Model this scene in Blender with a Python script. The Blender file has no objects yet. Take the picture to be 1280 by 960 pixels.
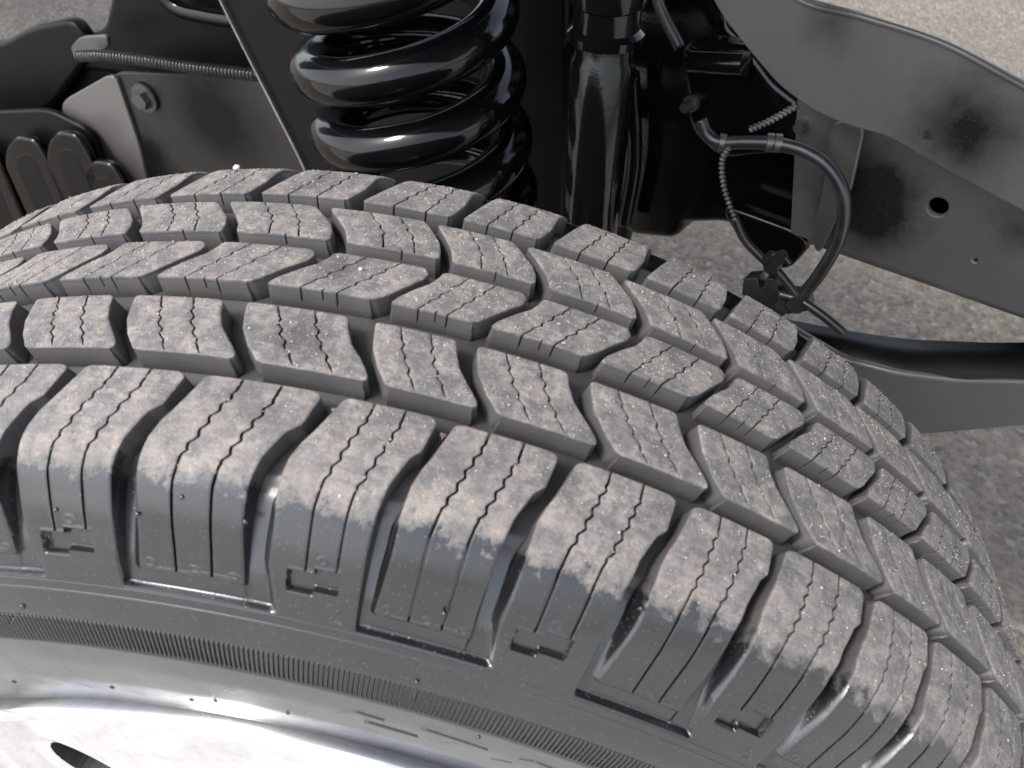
import bpy, math, random
import numpy as np
from mathutils import Vector, Matrix
random.seed(7); rng = np.random.default_rng(7)
R = math.radians
scene = bpy.context.scene
COL = scene.collection

# ------------------------------------------------------------------ camera
CAMP = np.array([.1243, -.2222, .5783]); YAW, PITCH, FPX = -.1780, .7988, 973.7
fwd = np.array([math.sin(YAW)*math.cos(PITCH), math.cos(YAW)*math.cos(PITCH), -math.sin(PITCH)])
rgt = np.array([math.cos(YAW), -math.sin(YAW), 0.]); upv = np.cross(rgt, fwd)
cam = bpy.data.cameras.new('camera'); camo = bpy.data.objects.new('camera', cam); COL.objects.link(camo)
cam.sensor_width = 36; cam.lens = 36*FPX/1280; cam.clip_start = .02; cam.clip_end = 500
camo.matrix_world = Matrix(((rgt[0], upv[0], -fwd[0], CAMP[0]), (rgt[1], upv[1], -fwd[1], CAMP[1]), (rgt[2], upv[2], -fwd[2], CAMP[2]), (0, 0, 0, 1)))
cam.dof.use_dof = True; cam.dof.focus_distance = .40; cam.dof.aperture_fstop = 16
scene.camera = camo

# ------------------------------------------------------------------ sky and sun (bright overcast)
SUN_EL, SUN_AZ = 56, 232
w = bpy.data.worlds.new('World'); scene.world = w; w.use_nodes = True
nt = w.node_tree; bg = nt.nodes['Background']; sky = nt.nodes.new('ShaderNodeTexSky')
sky.sky_type = 'NISHITA'; sky.sun_disc = False; sky.sun_elevation = R(SUN_EL); sky.sun_rotation = R(SUN_AZ)
sky.dust_density = 2.5; sky.air_density = 1; sky.ozone_density = 1
hs = nt.nodes.new('ShaderNodeHueSaturation'); hs.inputs['Saturation'].default_value = .45   # overcast: the sky's own blue is mostly gone
nt.links.new(sky.outputs[0], hs.inputs['Color']); nt.links.new(hs.outputs[0], bg.inputs[0]); bg.inputs[1].default_value = .15
sl = bpy.data.lights.new('sun', 'SUN'); sl.energy = 1.3; sl.angle = R(12); sl.color = (1, .975, .95)
so = bpy.data.objects.new('sun', sl); COL.objects.link(so)
sd = Vector((math.sin(R(SUN_AZ))*math.cos(R(SUN_EL)), math.cos(R(SUN_AZ))*math.cos(R(SUN_EL)), math.sin(R(SUN_EL))))
so.rotation_euler = sd.to_track_quat('Z', 'Y').to_euler(); so.location = (0, -1, 3)
vs = scene.view_settings; vs.view_transform = 'Standard'; vs.look = 'None'; vs.gamma = 1; vs.use_curve_mapping = False
vs.exposure = 1.35
scene.render.engine = 'CYCLES'
scene.cycles.max_bounces = 8

# ------------------------------------------------------------------ helpers
def link(o, parent=None):
    COL.objects.link(o)
    if parent is not None: o.parent = parent
    return o
def tag(o, label=None, cat=None, group=None, kind=None):
    for k, v in (('label', label), ('category', cat), ('group', group), ('kind', kind)):
        if v: o[k] = v
    return o
def empty(name, loc=(0, 0, 0), parent=None):
    o = bpy.data.objects.new(name, None); o.location = loc; o.empty_display_size = .05
    return link(o, parent)
def grid_mesh(name, P, mat, attrs=None, closed=False, flip=False, smooth=True):
    """P: (rows, cols, 3) array -> quad sheet"""
    nr, nc = P.shape[:2]
    me = bpy.data.meshes.new(name)
    idx = np.arange(nr*nc).reshape(nr, nc)
    if closed: idx = np.concatenate([idx, idx[:, :1]], 1)
    a, b, c, d = idx[:-1, :-1].ravel(), idx[:-1, 1:].ravel(), idx[1:, 1:].ravel(), idx[1:, :-1].ravel()
    q = np.stack([a, d, c, b] if flip else [a, b, c, d], 1).astype(np.int32)
    n = len(q)
    me.vertices.add(nr*nc); me.vertices.foreach_set('co', P.reshape(-1).astype(np.float32))
    me.loops.add(n*4); me.loops.foreach_set('vertex_index', q.ravel())
    me.polygons.add(n); me.polygons.foreach_set('loop_start', np.arange(0, n*4, 4, dtype=np.int32))
    me.polygons.foreach_set('use_smooth', np.full(n, smooth))
    me.update(calc_edges=True)
    for k, v in (attrs or {}).items():
        at_ = me.attributes.new(k, 'FLOAT', 'POINT'); at_.data.foreach_set('value', v.reshape(-1).astype(np.float32))
    for m in (mat if isinstance(mat, (list, tuple)) else [mat]): me.materials.append(m)
    return me
def mesh_obj(name, me, parent=None):
    return link(bpy.data.objects.new(name, me), parent)
def sharp(me, ang=40):
    try: me.set_sharp_from_angle(angle=R(ang))
    except Exception: pass
    return me

# node material helper
def mat_new(name):
    m = bpy.data.materials.new(name); m.use_nodes = True
    n = m.node_tree; return m, n, n.nodes['Principled BSDF']
def nd(n, typ, **kw):
    x = n.nodes.new(typ)
    for k, v in kw.items():
        if k in x.inputs: x.inputs[k].default_value = v
        else: setattr(x, k, v)
    return x
def noise(n, vec, scale, detail=4, rough=.6):
    t = nd(n, 'ShaderNodeTexNoise'); t.inputs['Scale'].default_value = scale; t.inputs['Detail'].default_value = detail
    t.inputs['Roughness'].default_value = rough; n.links.new(vec, t.inputs['Vector']); return t.outputs['Fac']
def ramp(n, fac, a, b, ca=(0, 0, 0, 1), cb=(1, 1, 1, 1)):
    r_ = nd(n, 'ShaderNodeMapRange'); r_.inputs['From Min'].default_value = a; r_.inputs['From Max'].default_value = b
    n.links.new(fac, r_.inputs['Value']); return r_.outputs['Result']
def math_(n, op, a, b=None, clamp=False):
    m = nd(n, 'ShaderNodeMath', operation=op); m.use_clamp = clamp
    for i, v in enumerate((a, b)):
        if v is None: continue
        if isinstance(v, (int, float)): m.inputs[i].default_value = v
        else: n.links.new(v, m.inputs[i])
    return m.outputs[0]
def mix(n, fac, a, b):
    m = nd(n, 'ShaderNodeMix', data_type='RGBA')
    if isinstance(fac, (int, float)): m.inputs[0].default_value = fac
    else: n.links.new(fac, m.inputs[0])
    for i, v in ((6, a), (7, b)):
        if isinstance(v, tuple): m.inputs[i].default_value = (*v, 1) if len(v) == 3 else v
        else: n.links.new(v, m.inputs[i])
    return m.outputs[2]
def bump(n, h, strength, dist, normal=None):
    b = nd(n, 'ShaderNodeBump'); b.inputs['Strength'].default_value = strength; b.inputs['Distance'].default_value = dist
    n.links.new(h, b.inputs['Height'])
    if normal is not None: n.links.new(normal, b.inputs['Normal'])
    return b.outputs[0]
def objco(n): return nd(n, 'ShaderNodeTexCoord').outputs['Object']

# a pixel of the photograph seen on the plane n.X = c
def ray(px, py):
    d_ = fwd+rgt*(px-640)/FPX-upv*(py-480)/FPX; return d_
def on(px, py, c, n):
    d_ = ray(px, py); t = (c-CAMP@n)/(d_@n); return CAMP+t*d_
def az(deg): a = math.radians(deg); return np.array([math.sin(a), math.cos(a), 0.])
NV = az(30)         # across the vehicle (the wheel is steered 30 degrees)
NL = az(14)

# ------------------------------------------------------------------ materials
def mk_rubber():
    m, n, b = mat_new('tyre_rubber'); L = n.links; co = objco(n)
    dep = nd(n, 'ShaderNodeAttribute', attribute_name='dep').outputs['Fac']
    sa = nd(n, 'ShaderNodeAttribute', attribute_name='sarc').outputs['Fac']
    big = noise(n, co, 55, 5, .62); med = noise(n, co, 170, 6, .68); fine = noise(n, co, 900, 3, .6)
    # ragged lower limit of the dirt on the shoulder
    lim = math_(n, 'ADD', math_(n, 'MULTIPLY', math_(n, 'SUBTRACT', med, .5), 30), math_(n, 'MULTIPLY', math_(n, 'SUBTRACT', big, .5), 18))
    tr = ramp(n, math_(n, 'ADD', sa, lim), 38.5, 31.5)
    top = ramp(n, math_(n, 'ADD', dep, math_(n, 'MULTIPLY', math_(n, 'SUBTRACT', med, .5), 1.5)), 1.6, .3)
    topd = math_(n, 'MULTIPLY', tr, top, True)
    blot = ramp(n, big, .36, .62)
    patch = ramp(n, noise(n, co, 80, 7, .72), .44, .57)
    # dirt colours
    col = mix(n, patch, (.100, .096, .096), (.225, .197, .176))
    col = mix(n, math_(n, 'MULTIPLY', ramp(n, med, .48, .64), .7), col, (.31, .283, .262))
    col = mix(n, math_(n, 'MULTIPLY', ramp(n, noise(n, co, 380, 5, .75), .53, .40), .6), col, (.060, .060, .068))
    def stain(th_, s_, r0_, r1_):
        c = surf(np.array([th_]), np.array([s_]), np.array([0.]))[0]; d_ = nd(n, 'ShaderNodeVectorMath', operation='DISTANCE'); L.new(co, d_.inputs[0]); d_.inputs[1].default_value = tuple(c)
        return ramp(n, math_(n, 'ADD', d_.outputs['Value'], math_(n, 'MULTIPLY', math_(n, 'SUBTRACT', med, .5), .016)), r1_, r0_)
    wet = math_(n, 'MAXIMUM', math_(n, 'MAXIMUM', stain(2.6, -59, .004, .012), stain(-1.6, -119, .003, .012)), stain(2.6, -21, .005, .015))
    col = mix(n, math_(n, 'MULTIPLY', wet, .72), col, (.028, .028, .031))
    tan = math_(n, 'MULTIPLY', math_(n, 'MULTIPLY', ramp(n, sa, 8, 30), ramp(n, noise(n, co, 150, 6, .72), .40, .60)), .42)
    col = mix(n, tan, col, (.35, .295, .255))
    arc = nd(n, 'ShaderNodeAttribute', attribute_name='arc').outputs['Fac']
    cx = nd(n, 'ShaderNodeCombineXYZ'); L.new(math_(n, 'MULTIPLY', math_(n, 'ADD', arc, math_(n, 'MULTIPLY', sa, .5)), .10), cx.inputs[0]); L.new(math_(n, 'MULTIPLY', sa, .75), cx.inputs[1])
    scf = noise(n, cx.outputs[0], 1.0, 5, .7)
    col = mix(n, math_(n, 'MULTIPLY', ramp(n, scf, .50, .66), .38), col, (.070, .068, .070))
    col = mix(n, math_(n, 'MULTIPLY', ramp(n, scf, .47, .34), .30), col, (.30, .262, .232))
    # grooves: thin brown film on the walls in the tread, clean on the sidewall
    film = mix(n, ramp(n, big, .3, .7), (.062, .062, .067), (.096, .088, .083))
    deep_shade = ramp(n, dep, 5.5, 9.0)  # groove shade put into the film colour, darker with depth
    film = mix(n, math_(n, 'MULTIPLY', deep_shade, .85), film, (.020, .018, .017))
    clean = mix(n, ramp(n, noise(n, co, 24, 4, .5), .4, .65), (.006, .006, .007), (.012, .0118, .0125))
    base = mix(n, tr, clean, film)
    base = mix(n, math_(n, 'MULTIPLY', topd, ramp(n, blot, -1.2, .9)), base, col)
    # pale dust specks
    vo = nd(n, 'ShaderNodeTexVoronoi', feature='F1'); vo.inputs['Scale'].default_value = 1150; L.new(co, vo.inputs['Vector'])
    sel = nd(n, 'ShaderNodeSeparateColor'); L.new(vo.outputs['Color'], sel.inputs[0])
    sp = math_(n, 'MULTIPLY', ramp(n, vo.outputs['Distance'], .30, .18), ramp(n, sel.outputs[0], .86, .90))
    spf = math_(n, 'MULTIPLY', sp, math_(n, 'ADD', math_(n, 'MULTIPLY', topd, .75), .16))
    base = mix(n, spf, base, (.50, .45, .38))
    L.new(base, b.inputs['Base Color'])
    rg = nd(n, 'ShaderNodeMix', data_type='FLOAT'); L.new(topd, rg.inputs[0])
    rr = nd(n, 'ShaderNodeMix', data_type='FLOAT'); L.new(tr, rr.inputs[0]); L.new(ramp_out(n, big, .19, .31), rr.inputs[2]); rr.inputs[3].default_value = .50
    L.new(rr.outputs[0], rg.inputs[2]); rg.inputs[3].default_value = .82
    L.new(rg.outputs[0], b.inputs['Roughness']); b.inputs['IOR'].default_value = 1.52
    b.inputs['Specular IOR Level'].default_value = .95
    hh = math_(n, 'ADD', math_(n, 'MULTIPLY', math_(n, 'ADD', med, math_(n, 'MULTIPLY', fine, .5)), math_(n, 'ADD', math_(n, 'MULTIPLY', topd, .9), .10)), math_(n, 'MULTIPLY', spf, .6))
    L.new(bump(n, hh, .75, .0007), b.inputs['Normal'])
    return m
def ramp_out(n, fac, lo, hi):
    r_ = nd(n, 'ShaderNodeMapRange'); r_.inputs['From Min'].default_value = .3; r_.inputs['From Max'].default_value = .7
    r_.inputs['To Min'].default_value = lo; r_.inputs['To Max'].default_value = hi
    n.links.new(fac, r_.inputs['Value']); return r_.outputs['Result']
def mk_paint(name, base, rough, dust=.3, dustcol=(.16, .14, .125), spec=.9, scale=30, spots=()):
    m, n, b = mat_new(name); L = n.links; co = objco(n)
    f = ramp(n, noise(n, co, scale, 6, .65), .42, .72); g = ramp(n, noise(n, co, 700, 3, .7), .60, .72)
    fac = math_(n, 'ADD', math_(n, 'MULTIPLY', f, dust), math_(n, 'MULTIPLY', g, dust*.5), True)
    L.new(mix(n, fac, base, dustcol), b.inputs['Base Color'])
    r_ = nd(n, 'ShaderNodeMapRange'); r_.inputs['To Min'].default_value = rough; r_.inputs['To Max'].default_value = min(1, rough+.35)
    L.new(fac, r_.inputs['Value']); L.new(r_.outputs[0], b.inputs['Roughness'])
    b.inputs['Specular IOR Level'].default_value = spec
    L.new(bump(n, noise(n, co, 260, 4), .12, .0006), b.inputs['Normal'])
    if spots:       # dark speckled patches around given points, edges ragged by noise
        pos = nd(n, 'ShaderNodeNewGeometry').outputs['Position']; wob = noise(n, co, 45, 5, .65); k_ = None
        for c_, r0_, r1_ in spots:
            d_ = nd(n, 'ShaderNodeVectorMath', operation='DISTANCE'); L.new(pos, d_.inputs[0]); d_.inputs[1].default_value = tuple(c_)
            v_ = ramp(n, math_(n, 'ADD', d_.outputs['Value'], math_(n, 'MULTIPLY', math_(n, 'SUBTRACT', wob, .5), .03)), r1_, r0_)
            k_ = v_ if k_ is None else math_(n, 'MAXIMUM', k_, v_)
        spot_col = mix(n, math_(n, 'MULTIPLY', g, .45), (.006, .006, .006), (.10, .09, .085))
        src = b.inputs['Base Color'].links[0].from_socket; L.new(mix(n, k_, src, spot_col), b.inputs['Base Color'])
        rs_ = b.inputs['Roughness'].links[0].from_socket; L.new(math_(n, 'ADD', rs_, math_(n, 'MULTIPLY', k_, .4), True), b.inputs['Roughness'])
        L.new(math_(n, 'SUBTRACT', spec, math_(n, 'MULTIPLY', k_, spec*.8)), b.inputs['Specular IOR Level'])
    return m
def mk_ground():
    m, n, b = mat_new('gravelly_asphalt'); L = n.links; co = objco(n)
    v = nd(n, 'ShaderNodeTexVoronoi', feature='F1'); v.inputs['Scale'].default_value = 95; L.new(co, v.inputs['Vector'])
    v2 = nd(n, 'ShaderNodeTexVoronoi', feature='F1'); v2.inputs['Scale'].default_value = 230; L.new(co, v2.inputs['Vector'])
    s1 = nd(n, 'ShaderNodeSeparateColor'); L.new(v.outputs['Color'], s1.inputs[0])
    s2 = nd(n, 'ShaderNodeSeparateColor'); L.new(v2.outputs['Color'], s2.inputs[0])
    big = noise(n, co, 3.2, 5, .6); med = noise(n, co, 22, 6, .7)
    c = mix(n, ramp(n, s1.outputs[0], .2, .95), (.072, .065, .056), (.225, .20, .165))
    c = mix(n, math_(n, 'MULTIPLY', s2.outputs[1], .5), c, (.22, .19, .16))
    c = mix(n, math_(n, 'MULTIPLY', ramp(n, s1.outputs[1], .90, .93), .5), c, (.40, .37, .32))
    c = mix(n, math_(n, 'MULTIPLY', ramp(n, med, .32, .66), .6), c, (.225, .185, .135))
    c = mix(n, math_(n, 'MULTIPLY', ramp(n, big, .45, .7), .5), c, (.13, .12, .105))
    L.new(c, b.inputs['Base Color']); b.inputs['Roughness'].default_value = .9
    h = math_(n, 'ADD', math_(n, 'SUBTRACT', 1, v.outputs['Distance']), math_(n, 'MULTIPLY', med, .8))
    L.new(bump(n, h, 1, .009), b.inputs['Normal'])
    return m
def simple(name, col, rough, metal=0, spec=.5):
    m, n, b = mat_new(name); L = n.links; co = objco(n)
    c2 = tuple(min(1, x*1.5+.01) for x in col)
    L.new(mix(n, ramp(n, noise(n, co, 60, 5), .45, .7), col, c2), b.inputs['Base Color'])
    b.inputs['Roughness'].default_value = rough; b.inputs['Metallic'].default_value = metal; b.inputs['Specular IOR Level'].default_value = spec
    return m
GLOSS = mk_paint('gloss_black_paint', (.0035, .0035, .004), .09, .06, (.035, .033, .03), .42)
SATIN = mk_paint('dusty_black_paint', (.030, .029, .028), .34, .35, (.11, .10, .092), 1.0, 18)
PLATE = mk_paint('scuffed_dark_plate', (.045, .042, .039), .30, .5, (.13, .115, .10), 1.0, 12)
HOSE = simple('hose_rubber', (.012, .012, .013), .35, 0, .8)
CORR = simple('corrugated_sleeve', (.07, .07, .07), .2, .5, 1)
STEEL = simple('dull_bolt_steel', (.16, .15, .14), .4, .8)
CHROME, _n, _b = mat_new('polished_chrome')
_b.inputs['Metallic'].default_value = 1; _b.inputs['Roughness'].default_value = .11
_n.links.new(mix(_n, ramp(_n, noise(_n, objco(_n), 120, 5), .45, .75), (.86, .86, .87), (.72, .70, .68)), _b.inputs['Base Color'])
_n.links.new(bump(_n, noise(_n, objco(_n), 9, 1), .02, .01), _b.inputs['Normal'])
SHADE_BLACK = mk_paint('matt_shade_black', (.0035, .0035, .004), .42, .06, (.03, .028, .026), .22)  # shade put into the paint: matt black for parts that should look dark
DULL = mk_paint('dull_black_bracket', (.006, .006, .006), .26, .18, (.07, .064, .058), .8, 14, spots=[(on(270, 150, .46, NL), .03, .11)])
GUARD = mk_paint('satin_guard_paint', (.100, .094, .090), .32, .35, (.12, .108, .096), 1.0, 10, spots=[(on(1205, 162, .305, NV), .006, .044), (on(1160, 170, .305, NV), .002, .012), (on(1040, 30, .305, NV), -.01, .022)])
RAILP = mk_paint('satin_rail_paint', (.082, .079, .076), .32, .3, (.12, .108, .096), 1.0, 10, spots=[(on(1085, 250, .34, NV), .022, .045), (on(1270, 290, .34, NV), -.006, .02)])
ARMP = mk_paint('arm_paint_ground_sheen', (.080, .079, .078), .40, .3, (.11, .10, .092), 1.0, 10)  # grey base paints the ground's reflection into the black arm
BARE = simple('worn_bare_edge', (.34, .31, .27), .5)
DARK = simple('dark_cavity', (.012, .011, .010), .7)
GRAIN, _n, _b = mat_new('pale_sand'); _b.inputs['Roughness'].default_value = .8
_oi = nd(_n, 'ShaderNodeTexVoronoi'); _oi.inputs['Scale'].default_value = 300; _n.links.new(objco(_n), _oi.inputs['Vector'])
_sc = nd(_n, 'ShaderNodeSeparateColor'); _n.links.new(_oi.outputs['Color'], _sc.inputs[0])
_n.links.new(mix(_n, _sc.outputs[0], (.26, .21, .16), (.62, .57, .48)), _b.inputs['Base Color'])
GROUND = mk_ground()

# ------------------------------------------------------------------ tyre surface: (theta, arc position s, depth d) -> point
PRF = np.array([(.088, .255), (.098, .29), (.0985, .325), (.094, .352), (.088, .370), (.082, .3825), (.0760, .3900), (.0705, .3950), (.066, .3972), (.0445, .3985), (.014, .3999), (-.0165, .4002), (-.0274, .3995), (-.0542, .3983), (-.0624, .3975),
    (-.080, .3955), (-.092, .392), (-.099, .386), (-.106, .376), (-.113, .364), (-.119, .351), (-.124, .340), (-.1275, .328), (-.1275, .310), (-.126, .290), (-.1225, .270), (-.1205, .2585), (-.1200, .250)])
SP = np.concatenate([[0], np.cumsum(np.hypot(*np.diff(PRF, axis=0).T))]); SP = (SP-SP[14])*1000
SD = np.linspace(SP[0], SP[-1], 4000)
def _sm(v, sig):
    k = np.exp(-.5*(np.arange(-200, 201)*(SD[1]-SD[0])/sig)**2); k /= k.sum()
    e = np.concatenate([2*v[0]-v[200:0:-1], v, 2*v[-1]-v[-2:-202:-1]]); return np.convolve(e, k, 'valid')
YD, RD = _sm(np.interp(SD, SP, PRF[:, 0]), 2.2), _sm(np.interp(SD, SP, PRF[:, 1]), 2.2)
ty, tr_ = np.gradient(YD, SD), np.gradient(RD, SD); tl = np.hypot(ty, tr_)
NY, NR = -tr_/tl*-1, ty/tl*-1     # outward normal (s runs towards the camera side: ty<0)
NY = tr_/tl*1.0; NR = -ty/tl
def surf(th, s, d):
    """th in degrees, s and d in mm; arrays broadcast"""
    y = np.interp(s, SD, YD) - np.interp(s, SD, NY)*d/1000
    r = np.interp(s, SD, RD) - np.interp(s, SD, NR)*d/1000
    t = np.radians(th); return np.stack([r*np.sin(t), y+0*t, r*np.cos(t)], -1)

RUB = mk_rubber()

# measured pitch boundaries (variable pitch), carried on round the tyre: 60 pitches
seen = [-26.7, -20.2, -13.7, -7.3, -.9, 5.9, 11.2, 17.2, 23.3, 28.8, 35, 40.1, 46.0, 52, 57.3, 63.6]
NP = 60; rest = NP-15
steps = [5.3, 6.4, 6.0, 6.9, 5.1, 6.2, 5.9, 6.6, 5.4]*5
steps = np.array(steps[:rest]); steps = steps*(360-(seen[-1]-seen[0]))/steps.sum()
TB = np.concatenate([seen, seen[-1]+np.cumsum(steps)])          # index 0 -> p = -4
def theta(p):
    q = np.asarray(p)+4; n_ = np.floor(q/NP); return np.interp(q-n_*NP, np.arange(NP+1), TB)+360*n_
MM = 41.3   # mm of arc per pitch, roughly
def cv(*pts):
    a = np.array(pts, float); return lambda s: np.interp(s, a[:, 0], a[:, 1])
def sm(x, a, b):
    t = np.clip((x-a)/(b-a), 0, 1); return t*t*(3-2*t)

wheel = empty('wheel', (0, 0, 0)); tag(wheel, 'dusty off-road wheel with blocky black tyre and chrome rim, filling the foreground', 'wheel')
tyre = empty('tyre', (0, 0, 0), wheel)

def zig(s, a, b, amp, per, ph):
    """wavy sipe offset between arc positions a and b"""
    x = (s-a)/per+ph; tri = np.abs((x % 1)*2-1)*2-1
    return amp*(.75*tri+.25*np.sin(2*np.pi*x))*sm(s, a, a+2)*(1-sm(s, b-2, b))

def block_cols(L, Rr, sipes, s, n_sub, draft, gd, bev):
    """columns of one block at arc position s (vector): lists of (p array, depth array)"""
    cols = []
    def add(p, d): cols.append((p, d))
    dm = 1/MM
    add(L-draft*dm, gd); add(L-.45*draft*dm, gd*.5); add(L-.12*dm, np.minimum(gd, bev*2.2)); add(L, np.minimum(gd, bev*1.0)); add(L+.35*dm, np.minimum(gd, bev*.3))
    prev = L+.9*dm; add(prev, 0*s)
    for (c, hw, dp) in sipes:
        nxt = c-(hw+.3)*dm
        for t in np.linspace(0, 1, n_sub+1)[1:-1]: add(prev*(1-t)+nxt*t, 0*s)
        add(nxt, 0*s); add(c-hw*dm, np.minimum(dp, .12)); add(c-hw*.9*dm, dp*.5); add(c-hw*.7*dm, dp); add(c+hw*.7*dm, dp); add(c+hw*.9*dm, dp*.5); add(c+hw*dm, np.minimum(dp, .12))
        prev = c+(hw+.3)*dm; add(prev, 0*s)
    nxt = Rr-.9*dm
    for t in np.linspace(0, 1, n_sub+1)[1:-1]: add(prev*(1-t)+nxt*t, 0*s)
    add(nxt, 0*s); add(Rr-.35*dm, np.minimum(gd, bev*.3)); add(Rr, np.minimum(gd, bev*1.0)); add(Rr+.12*dm, np.minimum(gd, bev*2.2)); add(Rr+.45*draft*dm, gd*.5); add(Rr+draft*dm, gd)
    return cols

# inner four ribs: (name, s range, L, R, sipe1, sipe2, zigzag range)
RIBS = [
    ('second_rib', -35.2, -8.3, cv((-36, -.015), (-29, .02), (-23, .06), (-15, .17), (-11, .25), (-8, .30)), cv((-36, .775), (-30, .81), (-23, .885), (-14, 1.06), (-11, 1.11), (-8, 1.125)),
     cv((-35, .235), (-22.5, .36), (-8, .57)), cv((-35, .525), (-22, .65), (-8, .86)), (-31, -12)),
    ('centre_rib', -68.9, -45.9, cv((-69, .435), (-65, .40), (-61, .345), (-56, .22), (-50, .095), (-45, .03)), cv((-69, 1.25), (-66, 1.285), (-62.5, 1.262), (-56, 1.12), (-50, 1.0), (-45, .885)),
     cv((-69, .70), (-57, .51), (-45, .31)), cv((-69, .985), (-57, .80), (-45, .60)), (-66, -50)),
    ('fourth_rib', -99.3, -76.5, cv((-99, .17), (-97, .20), (-92, .285), (-86, .385), (-82, .435), (-76, .48)), cv((-99.5, 1.02), (-96, 1.10), (-92, 1.175), (-87, 1.265), (-82, 1.31), (-76, 1.33)),
     cv((-99, .53), (-88, .715), (-76, .79)), cv((-99, .80), (-86, .99), (-76, 1.065)), (-97, -83)),
    ('far_shoulder_rib', -141., -107., cv((-150, .86), (-128, .652), (-117, .516), (-107, .40)), cv((-150, 1.60), (-128, 1.40), (-117, 1.36), (-107, 1.262)),
     cv((-150, 1.15), (-128, .93), (-107, .69)), cv((-150, 1.40), (-128, 1.17), (-107, .98)), (-138, -112))]
GD = 9.2
VIS = (-5, 13)
def rib_block(i, k, fine):
    nm, s0, s1, Lf, Rf, f1, f2, (za, zb) = RIBS[i]
    n = int((s1-s0)/(.42 if fine else 2.5))
    jit = rng.normal(0, .35, 4)
    s = np.linspace(s0, s1, n)
    ph = rng.random()
    e0 = 1-sm(s, s0, s0+3.2); e1 = sm(s, s1-3.2, s1)
    if i == 0: endamp = 0
    z1 = zig(s, za, zb, .85/MM, 5.2, ph); z2 = zig(s, za, zb, .85/MM, 5.2, ph+.4+.2*jit[0])
    hw = .38+0*s; dp = 6.0+0*s
    if i == 0: dp = 6*sm(s, s0-2, s0+1)*(1-sm(s, s1-2.5, s1-.4)); hw = .14+.28*sm(s1-s, 0, 3)
    if i == 2: dp = 6*(1-sm(s, s1-1.2, s1+.2)); 
    dmm = 1/MM
    # rounded plan corners
    rc = 1.4
    def corner(x): return 1-np.sqrt(np.clip(1-np.clip(1-x/rc, 0, 1)**2, 0, 1))
    cL = rc*(corner(s-s0)+corner(s1-s))*dmm
    Lc = Lf(s)+k+cL+jit[1]*.15*dmm; Rc = Rf(s)+k-cL+jit[2]*.15*dmm
    gd = 0*s+GD-.2
    if i in (0,): gd = gd
    sp_ = [(f1(s)+k+z1, hw, dp), (f2(s)+k+z2, hw, dp)]
    nd_ = 4.5*sm(s, s1-1.1, s1)
    if i == 1: sp_.insert(1, (f2(s)+k-.115, .35+0*s, nd_))
    if i == 2: sp_.insert(1, ((f1(s)+f2(s))/2+k+.02, .35+0*s, nd_))
    cols = block_cols(Lc, Rc, sp_, s, 7 if fine else 2, 1.1, gd, .35)
    P = np.stack([c[0] for c in cols], 1); D = np.stack([c[1] for c in cols], 1)
    bevn = .9 if i == 0 else .5
    # end walls: extra rows
    def endrow(j, rows):
        out = []
        for ds, dd in rows: out.append((P[j], np.full(P.shape[1], s[j]+ds), np.maximum(D[j], dd)))
        return out
    up_ = endrow(0, [(-1.3, GD), (-.7, GD*.5), (-.25, 1.0), (-.08, .35)])
    lo_ = endrow(-1, [(.10, .35), (.32, 1.1), (.85, GD*.5), (1.5, GD)])
    SS = np.repeat(s[:, None], P.shape[1], 1)
    D = np.maximum(D, (.12*(1-sm(s, s0, s0+.8))+(.30 if i == 0 else .14)*sm(s, s1-(1.6 if i == 0 else .8), s1))[:, None])
    P = np.concatenate([np.stack([r[0] for r in up_]), P, np.stack([r[0] for r in lo_])])
    SS = np.concatenate([np.stack([r[1] for r in up_]), SS, np.stack([r[1] for r in lo_])])
    D = np.concatenate([np.stack([r[2] for r in up_]), D, np.stack([r[2] for r in lo_])])
    # slight wear unevenness
    D = D+.10*np.sin(P*5+jit[3]*9+SS*.21)+(.22*jit[0]*.3)
    X = surf(theta(P), SS, D)
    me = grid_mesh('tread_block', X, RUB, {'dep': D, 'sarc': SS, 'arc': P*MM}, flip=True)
    sharp(me, 35)
    return mesh_obj('tread_block', me, tyre)

# ------------------------------------------------------------------ outer shoulder blocks, carried down the sidewall
Ls = cv((-2, -.005), (3, -.02), (15, -.12), (19, -.165), (25, -.21), (36, -.232), (47, -.225), (60, -.24), (76.5, -.26), (90, -.26))
Rs = cv((-2, .85), (2, .838), (13, .79), (16.5, .71), (26, .615), (36, .575), (50, .57), (62, .575), (76.5, .585), (90, .585))
Ls_n = cv((-2, -.005), (3, -.02), (15, -.12), (19, -.165), (25, -.21), (36, -.225), (47, -.222), (60, -.225), (76.5, -.14), (90, -.14))  # narrow blocks: frame of the wide pocket runs out
P1 = cv((-2, .275), (5, .262), (16, .18), (22, .145), (30, .075), (38, .05), (76, .055)); P2 = cv((-2, .558), (6, .54), (16, .475), (28, .385), (32, .352), (38, .337), (76, .335))
GDS = cv((-2, 9), (26, 9), (36, 8.6), (46, 6.6), (56, 5.0), (66, 3.6), (75.5, 2.6), (90, 2.6))
S_END = 80.8
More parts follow.
